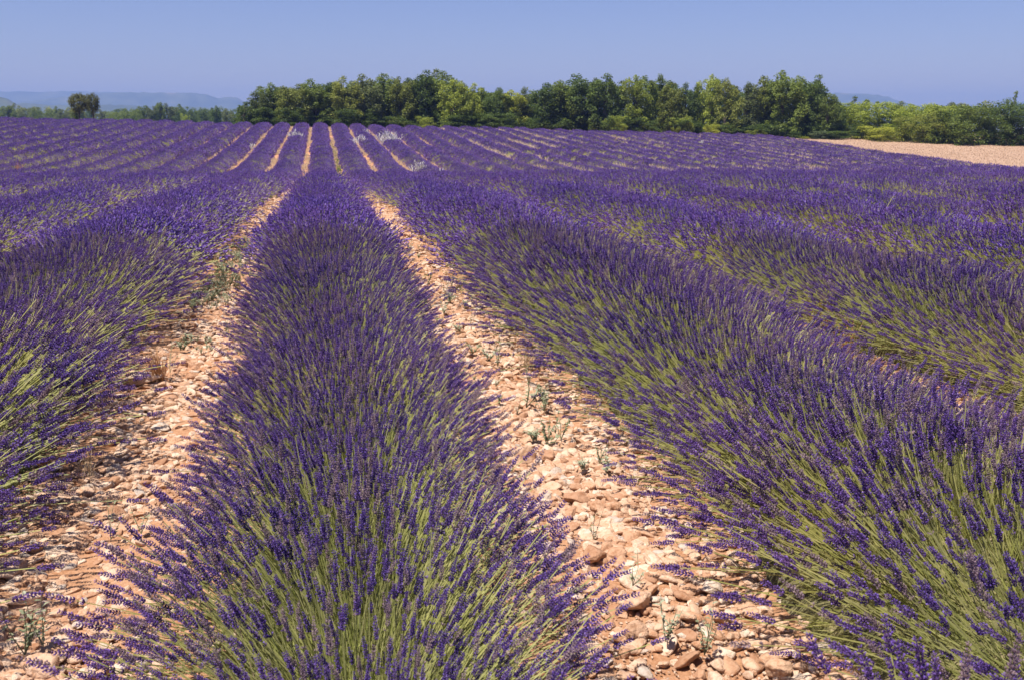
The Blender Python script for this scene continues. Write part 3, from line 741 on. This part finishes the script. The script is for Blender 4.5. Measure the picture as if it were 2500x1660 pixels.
G_MID, G_DARK, G_LIGHT, G_GREY, G_YEL, G_OLIVE = (.185, .235, .055), (.12, .17, .045), (.31, .36, .065), (.18, .21, .085), (.40, .42, .07), (.25, .275, .065)
def tree(protos, i, px, ytop, yd, width, color, label, group, name="oak_tree", zoff=0.0, cat="tree", hmin=0):
    x, y, z, t = at_px(px, yd); z -= .1 - zoff; h = max(hmin, z_px(ytop, t) - z)
    tm, cm = protos[i % len(protos)]
    e = link(name, None, None, (x, y, z)); e.rotation_euler = (0, 0, (i * 2.39996) % 6.28); tag(e, label, cat, group)
    w = width * (t * 2500 / F_PX / 2500) / (2 * .36)          # width given in photograph pixels
    for nm, me in (("trunk", tm), ("crown", cm)):
        o = link(nm, me, e); o.scale = (w, w, h)
        if nm == "crown": o.color = (*color, 1)
    return e
def edge_y(px, extra):
    y = 121.0
    for _ in range(6):
        x = at_px(px, y)[0]; y = y_end(x) + extra
    return y
WOOD = "oak trees along the edge of the wood"
F = [
 (596, 250, 70, G_DARK, "small dark oak leaning out at the wood's left end", T_SPARSE), (631, 228, 84, G_GREY, "slender grey green oak second from the wood's left end", T_OPEN),
 (661, 206, 92, G_MID, "pointed green oak third from the wood's left end", T_OAK), (718, 207, 110, G_OLIVE, "broad light olive oak near the wood's left end, right of the pointed oak", T_OAK),
 (772, 197, 110, G_MID, "round mid green oak straight behind the central lavender row", T_OAK), (812, 201, 100, G_DARK, "dark oak just right of the central lavender row's end", T_OAK),
 (845, 192, 100, G_OLIVE, "bright olive oak above the two white grass clumps", T_OAK), (888, 187, 110, G_GREY, "grey green oak left of the wood's highest dome", T_OAK),
 (938, 185, 110, G_MID, "full green oak behind the biggest silvery grass clump", T_OAK), (982, 192, 96, G_OLIVE, "olive oak in the dip left of the highest dome", T_OAK),
 (1024, 176, 110, G_DARK, "tall dark oak forming the left half of the highest dome", T_OAK), (1074, 178, 116, G_MID, "tall lighter oak forming the right half of the highest dome", T_OAK),
 (1112, 195, 90, G_LIGHT, "light green oak stepping down from the highest dome", T_OAK), (1145, 209, 80, G_LIGHT, "short light green oak right of the highest dome's shoulder", T_OAK),
 (1182, 217, 84, G_MID, "low green oak in the saddle of the wood", T_OPEN), (1216, 218, 76, G_DARK, "low dark oak left of the bright yellow green oak", T_OAK),
 (1246, 223, 104, G_YEL, "bright yellow green round oak in the saddle of the wood", T_OAK), (1286, 218, 80, G_GREY, "dull green oak right of the bright yellow green oak", T_OPEN),
 (1328, 207, 110, G_DARK, "dark oak rising right of the saddle", T_OAK), (1376, 197, 110, G_MID, "green oak left of the huge dark spreading oak", T_OAK),
 (1418, 189, 150, G_DARK, "huge dark spreading oak with boughs down to the lavender", T_OAK), (1476, 185, 116, G_DARK, "dark tall oak right of the huge spreading oak", T_OAK),
 (1554, 186, 100, G_LIGHT, "airy light green oak with its trunk showing", T_OPEN), (1608, 187, 90, G_MID, "leafy green oak right of the airy light green oak", T_OPEN),
 (1640, 203, 90, G_OLIVE, "broad olive oak below the notch in the skyline", T_OAK), (1674, 208, 70, G_DARK, "narrow dark oak in the notch of the skyline", T_OPEN),
 (1732, 184, 84, G_LIGHT, "tall thin yellowish oak standing above its neighbours", T_OPEN), (1772, 196, 86, G_OLIVE, "olive oak right of the tall thin yellowish one", T_OPEN),
 (1822, 204, 96, G_GREY, "grey olive oak with dark trunks, left of the big round oaks", T_OPEN), (1862, 191, 96, G_OLIVE, "yellowish olive oak against the big dark round oak", T_OAK),
 (1912, 178, 130, G_MID, "biggest round oak near the wood's right end", T_OAK), (1962, 187, 110, G_DARK, "dark round oak overlapping the biggest round oak", T_OAK),
 (1990, 200, 84, G_DARK, "dark oak closing the tall wood on the right", T_OAK), (2020, 228, 70, G_MID, "smaller green oak stepping down at the wood's right end", T_OAK),
 (2036, 256, 62, G_DARK, "short dark oak last at the wood's right end", T_OAK),
]
for i, (px, yt, w, c, lab, pr) in enumerate(F):
    tree(pr, i, px, yt, edge_y(px, 4.5 + (i % 3) * 1.3), w * 1.12, c, lab, WOOD)
random.seed(5)
SHORT = ["small leaning dark oak", "slender grey green oak", "pointed green oak", "broad light olive oak", "round oak behind the central row", "dark oak beside the central row's end",
 "bright olive oak above the white clumps", "grey green oak left of the dome", "full green oak behind the silvery clump", "olive oak in the dip", "left half of the highest dome", "right half of the highest dome",
 "light green oak below the dome", "short light green oak", "low oak in the saddle", "low dark oak", "bright yellow green oak", "dull green oak", "dark oak rising from the saddle",
 "green oak beside the huge dark one", "huge dark spreading oak", "dark tall oak", "airy light green oak", "leafy green oak", "broad olive oak below the notch", "narrow dark oak in the notch",
 "tall thin yellowish oak", "olive oak beside the yellowish one", "grey olive oak", "yellowish olive oak", "biggest round oak", "dark round overlapping oak", "dark oak closing the wood", "smaller stepping down oak", "short last dark oak"]
for i, f in enumerate(F):                              # the wood behind its edge, and the shade bushes at its foot
    nxt = F[min(i + 1, len(F) - 1)]
    if i < len(F) - 1:
        px = (f[0] + nxt[0]) / 2; top = max(f[1], nxt[1]) + random.uniform(-2, 16)
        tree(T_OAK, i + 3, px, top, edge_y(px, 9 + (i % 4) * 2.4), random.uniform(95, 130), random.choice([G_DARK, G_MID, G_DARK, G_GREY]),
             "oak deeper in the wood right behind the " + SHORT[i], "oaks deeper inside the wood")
    if i > 0:
        px = f[0] + random.uniform(-12, 12); b0 = float(np.interp(px, [600, 1000, 1500, 2030], [302, 308, 324, 345]))
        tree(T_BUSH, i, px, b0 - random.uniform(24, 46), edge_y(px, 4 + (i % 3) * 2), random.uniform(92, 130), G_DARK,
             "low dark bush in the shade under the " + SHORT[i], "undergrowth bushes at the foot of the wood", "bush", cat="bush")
for i, (px, yt, w, c, lab) in enumerate([
    (1036, 284, 46, G_LIGHT, "bright green bush at the wood's foot below the highest dome"), (1505, 282, 52, G_LIGHT, "bright green bush right of the huge dark spreading oak"),
    (1672, 284, 52, G_LIGHT, "light green bush under the notch in the skyline"), (1850, 316, 50, G_LIGHT, "light green low bush at the wood's foot left of the big round oaks"),
    (2006, 320, 60, (.16, .20, .11), "silvery grey green shrub at the wood's right end by the dry grass"), (1966, 334, 46, G_YEL, "small yellowish shrub left of the silvery shrub"), (1742, 303, 46, G_YEL, "yellow green bush below the tall thin yellowish oak")]):
    tree(T_BUSH, i + 1, px, yt, edge_y(px, 2.2), w, c, lab, "bright bushes along the wood's foot", "bush", cat="bush")
RG = "bushy young oaks beyond the stubble field"
RB = [
 (2066, 250, 100, 7, G_LIGHT, "light green bushy oak at the left end of the right hand bushes", T_BUSH), (2090, 236, 56, 12, G_MID, "taller sparse tree poking up behind the left end of the bushes", T_SPARSE),
 (2126, 241, 70, 12, G_MID, "sparse green treetop right of the first poking tree", T_SPARSE), (2150, 246, 100, 6, G_LIGHT, "sunny yellow green bushy oak above the bright low bush", T_BUSH),
 (2154, 308, 84, 2, G_YEL, "bright green low bush at the edge of the tan stubble", T_BUSH), (2196, 251, 66, 12, G_GREY, "dark grey green treetop behind the sunny bushes", T_OAK),
 (2216, 262, 100, 6, G_LIGHT, "broad yellow green bushy oak left of the dark shaded one", T_BUSH), (2262, 276, 84, 2, G_OLIVE, "dark shaded olive bush standing forward over the stubble", T_BUSH),
 (2266, 254, 90, 8, G_LIGHT, "light green oak behind the dark shaded olive bush", T_BUSH), (2308, 252, 100, 6, G_LIGHT, "yellow green leafy oak between the two dark bushes", T_BUSH),
 (2346, 256, 104, 2, G_MID, "round darker green oak reaching down to the stubble", T_BUSH), (2392, 250, 90, 6, G_OLIVE, "olive bushy oak right of the round darker oak", T_BUSH),
 (2434, 246, 90, 3, G_DARK, "dark green oak with light top near the right edge", T_BUSH), (2468, 224, 44, 8, G_MID, "tall pointed sparse tree near the right edge", T_SPARSE),
 (2500, 252, 100, 3, G_DARK, "dark green oak cut by the picture's right edge", T_BUSH), (2560, 250, 100, 4, G_MID, "oak just past the right edge of the bushes", T_BUSH), (2620, 250, 100, 4, G_LIGHT, "last light green oak far right of the bushes", T_BUSH),
 (2330, 250, 60, 14, G_GREY, "grey green treetop far behind the yellow green leafy oak", T_OAK), (2060, 262, 90, 13, G_MID, "green oak behind the left end of the bushes", T_OAK),
]
for i, (px, yt, w, ex, c, lab, pr) in enumerate(RB):
    yb = float(np.interp(px, [2040, 2150, 2260, 2350, 2500, 2620], [112, 108, 104, 101, 99, 97]))
    tree(pr, i + 2, px, yt, yb + ex, w * 1.4, c, lab, RG)
# the lone pair on the crest at the left
for px, yt, w, lab, i in ((194, 224, 44, "left tree of the lone pair on the lavender crest, thicker trunk", 1), (228, 225, 34, "right tree of the lone pair on the lavender crest, thinner", 2)):
    tree(T_LONE, i, px, yt, 123.5, w * 1.25, (.16, .165, .07), lab, "lone pair of trees on the crest")
tree(T_BUSH, 3, 184, 273, 123.4, 18, G_DARK, "dark little bush at the foot of the lone pair of trees", None, "bush", cat="bush")
# far wood at the left, beyond the crest
FW_G = "trees of the far wood beyond the crest"
tops = [(-60, 255), (0, 254), (60, 255), (107, 263), (160, 260), (256, 268), (292, 265), (341, 260), (391, 251), (427, 253), (462, 260), (491, 262), (530, 260), (555, 268), (583, 275), (640, 280), (700, 284)]
def far_label(i):
    tens = ["", "", "twenty", "thirty", "forty"]; n = i + 1
    w = (ORD[n] if n <= 20 else (tens[n // 10] + "-" + ORD[n % 10] if n % 10 else tens[n // 10][:-1] + "ieth"))
    return "%s tree of the far wood beyond the crest, " % ("pale hazy", "dull green", "rounded green")[i % 3].strip() + w + " from its left end"
random.seed(9)
for i, px in enumerate(np.linspace(-70, 705, 46)):
    px = px + random.uniform(-5, 5); yt = float(np.interp(px, [p[0] for p in tops], [p[1] for p in tops])) + (random.uniform(0, 4) if i % 3 == 0 else random.uniform(1, 9))
    yd = (330 if px < 300 else 270) + (i * 37 % 60)
    tree(T_OAK + T_BUSH, i, px, yt, yd, random.uniform(40, 62), random.choice([G_MID, G_OLIVE, G_DARK, G_GREY]), far_label(i), FW_G, "tree", hmin=3.0)
tree(T_OAK, 2, 528, 260, 262, 42, G_DARK, "round dark tree at the right of the far wood, nearest of it", "marked trees of the far wood", "tree")
tree(T_BUSH, 1, 452, 277, 255, 24, G_LIGHT, "small light green tree at the front of the far wood", "marked trees of the far wood", "tree")
tree(T_OAK, 5, 391, 250, 285, 34, G_MID, "highest tree in the middle of the far wood", "marked trees of the far wood", "tree")
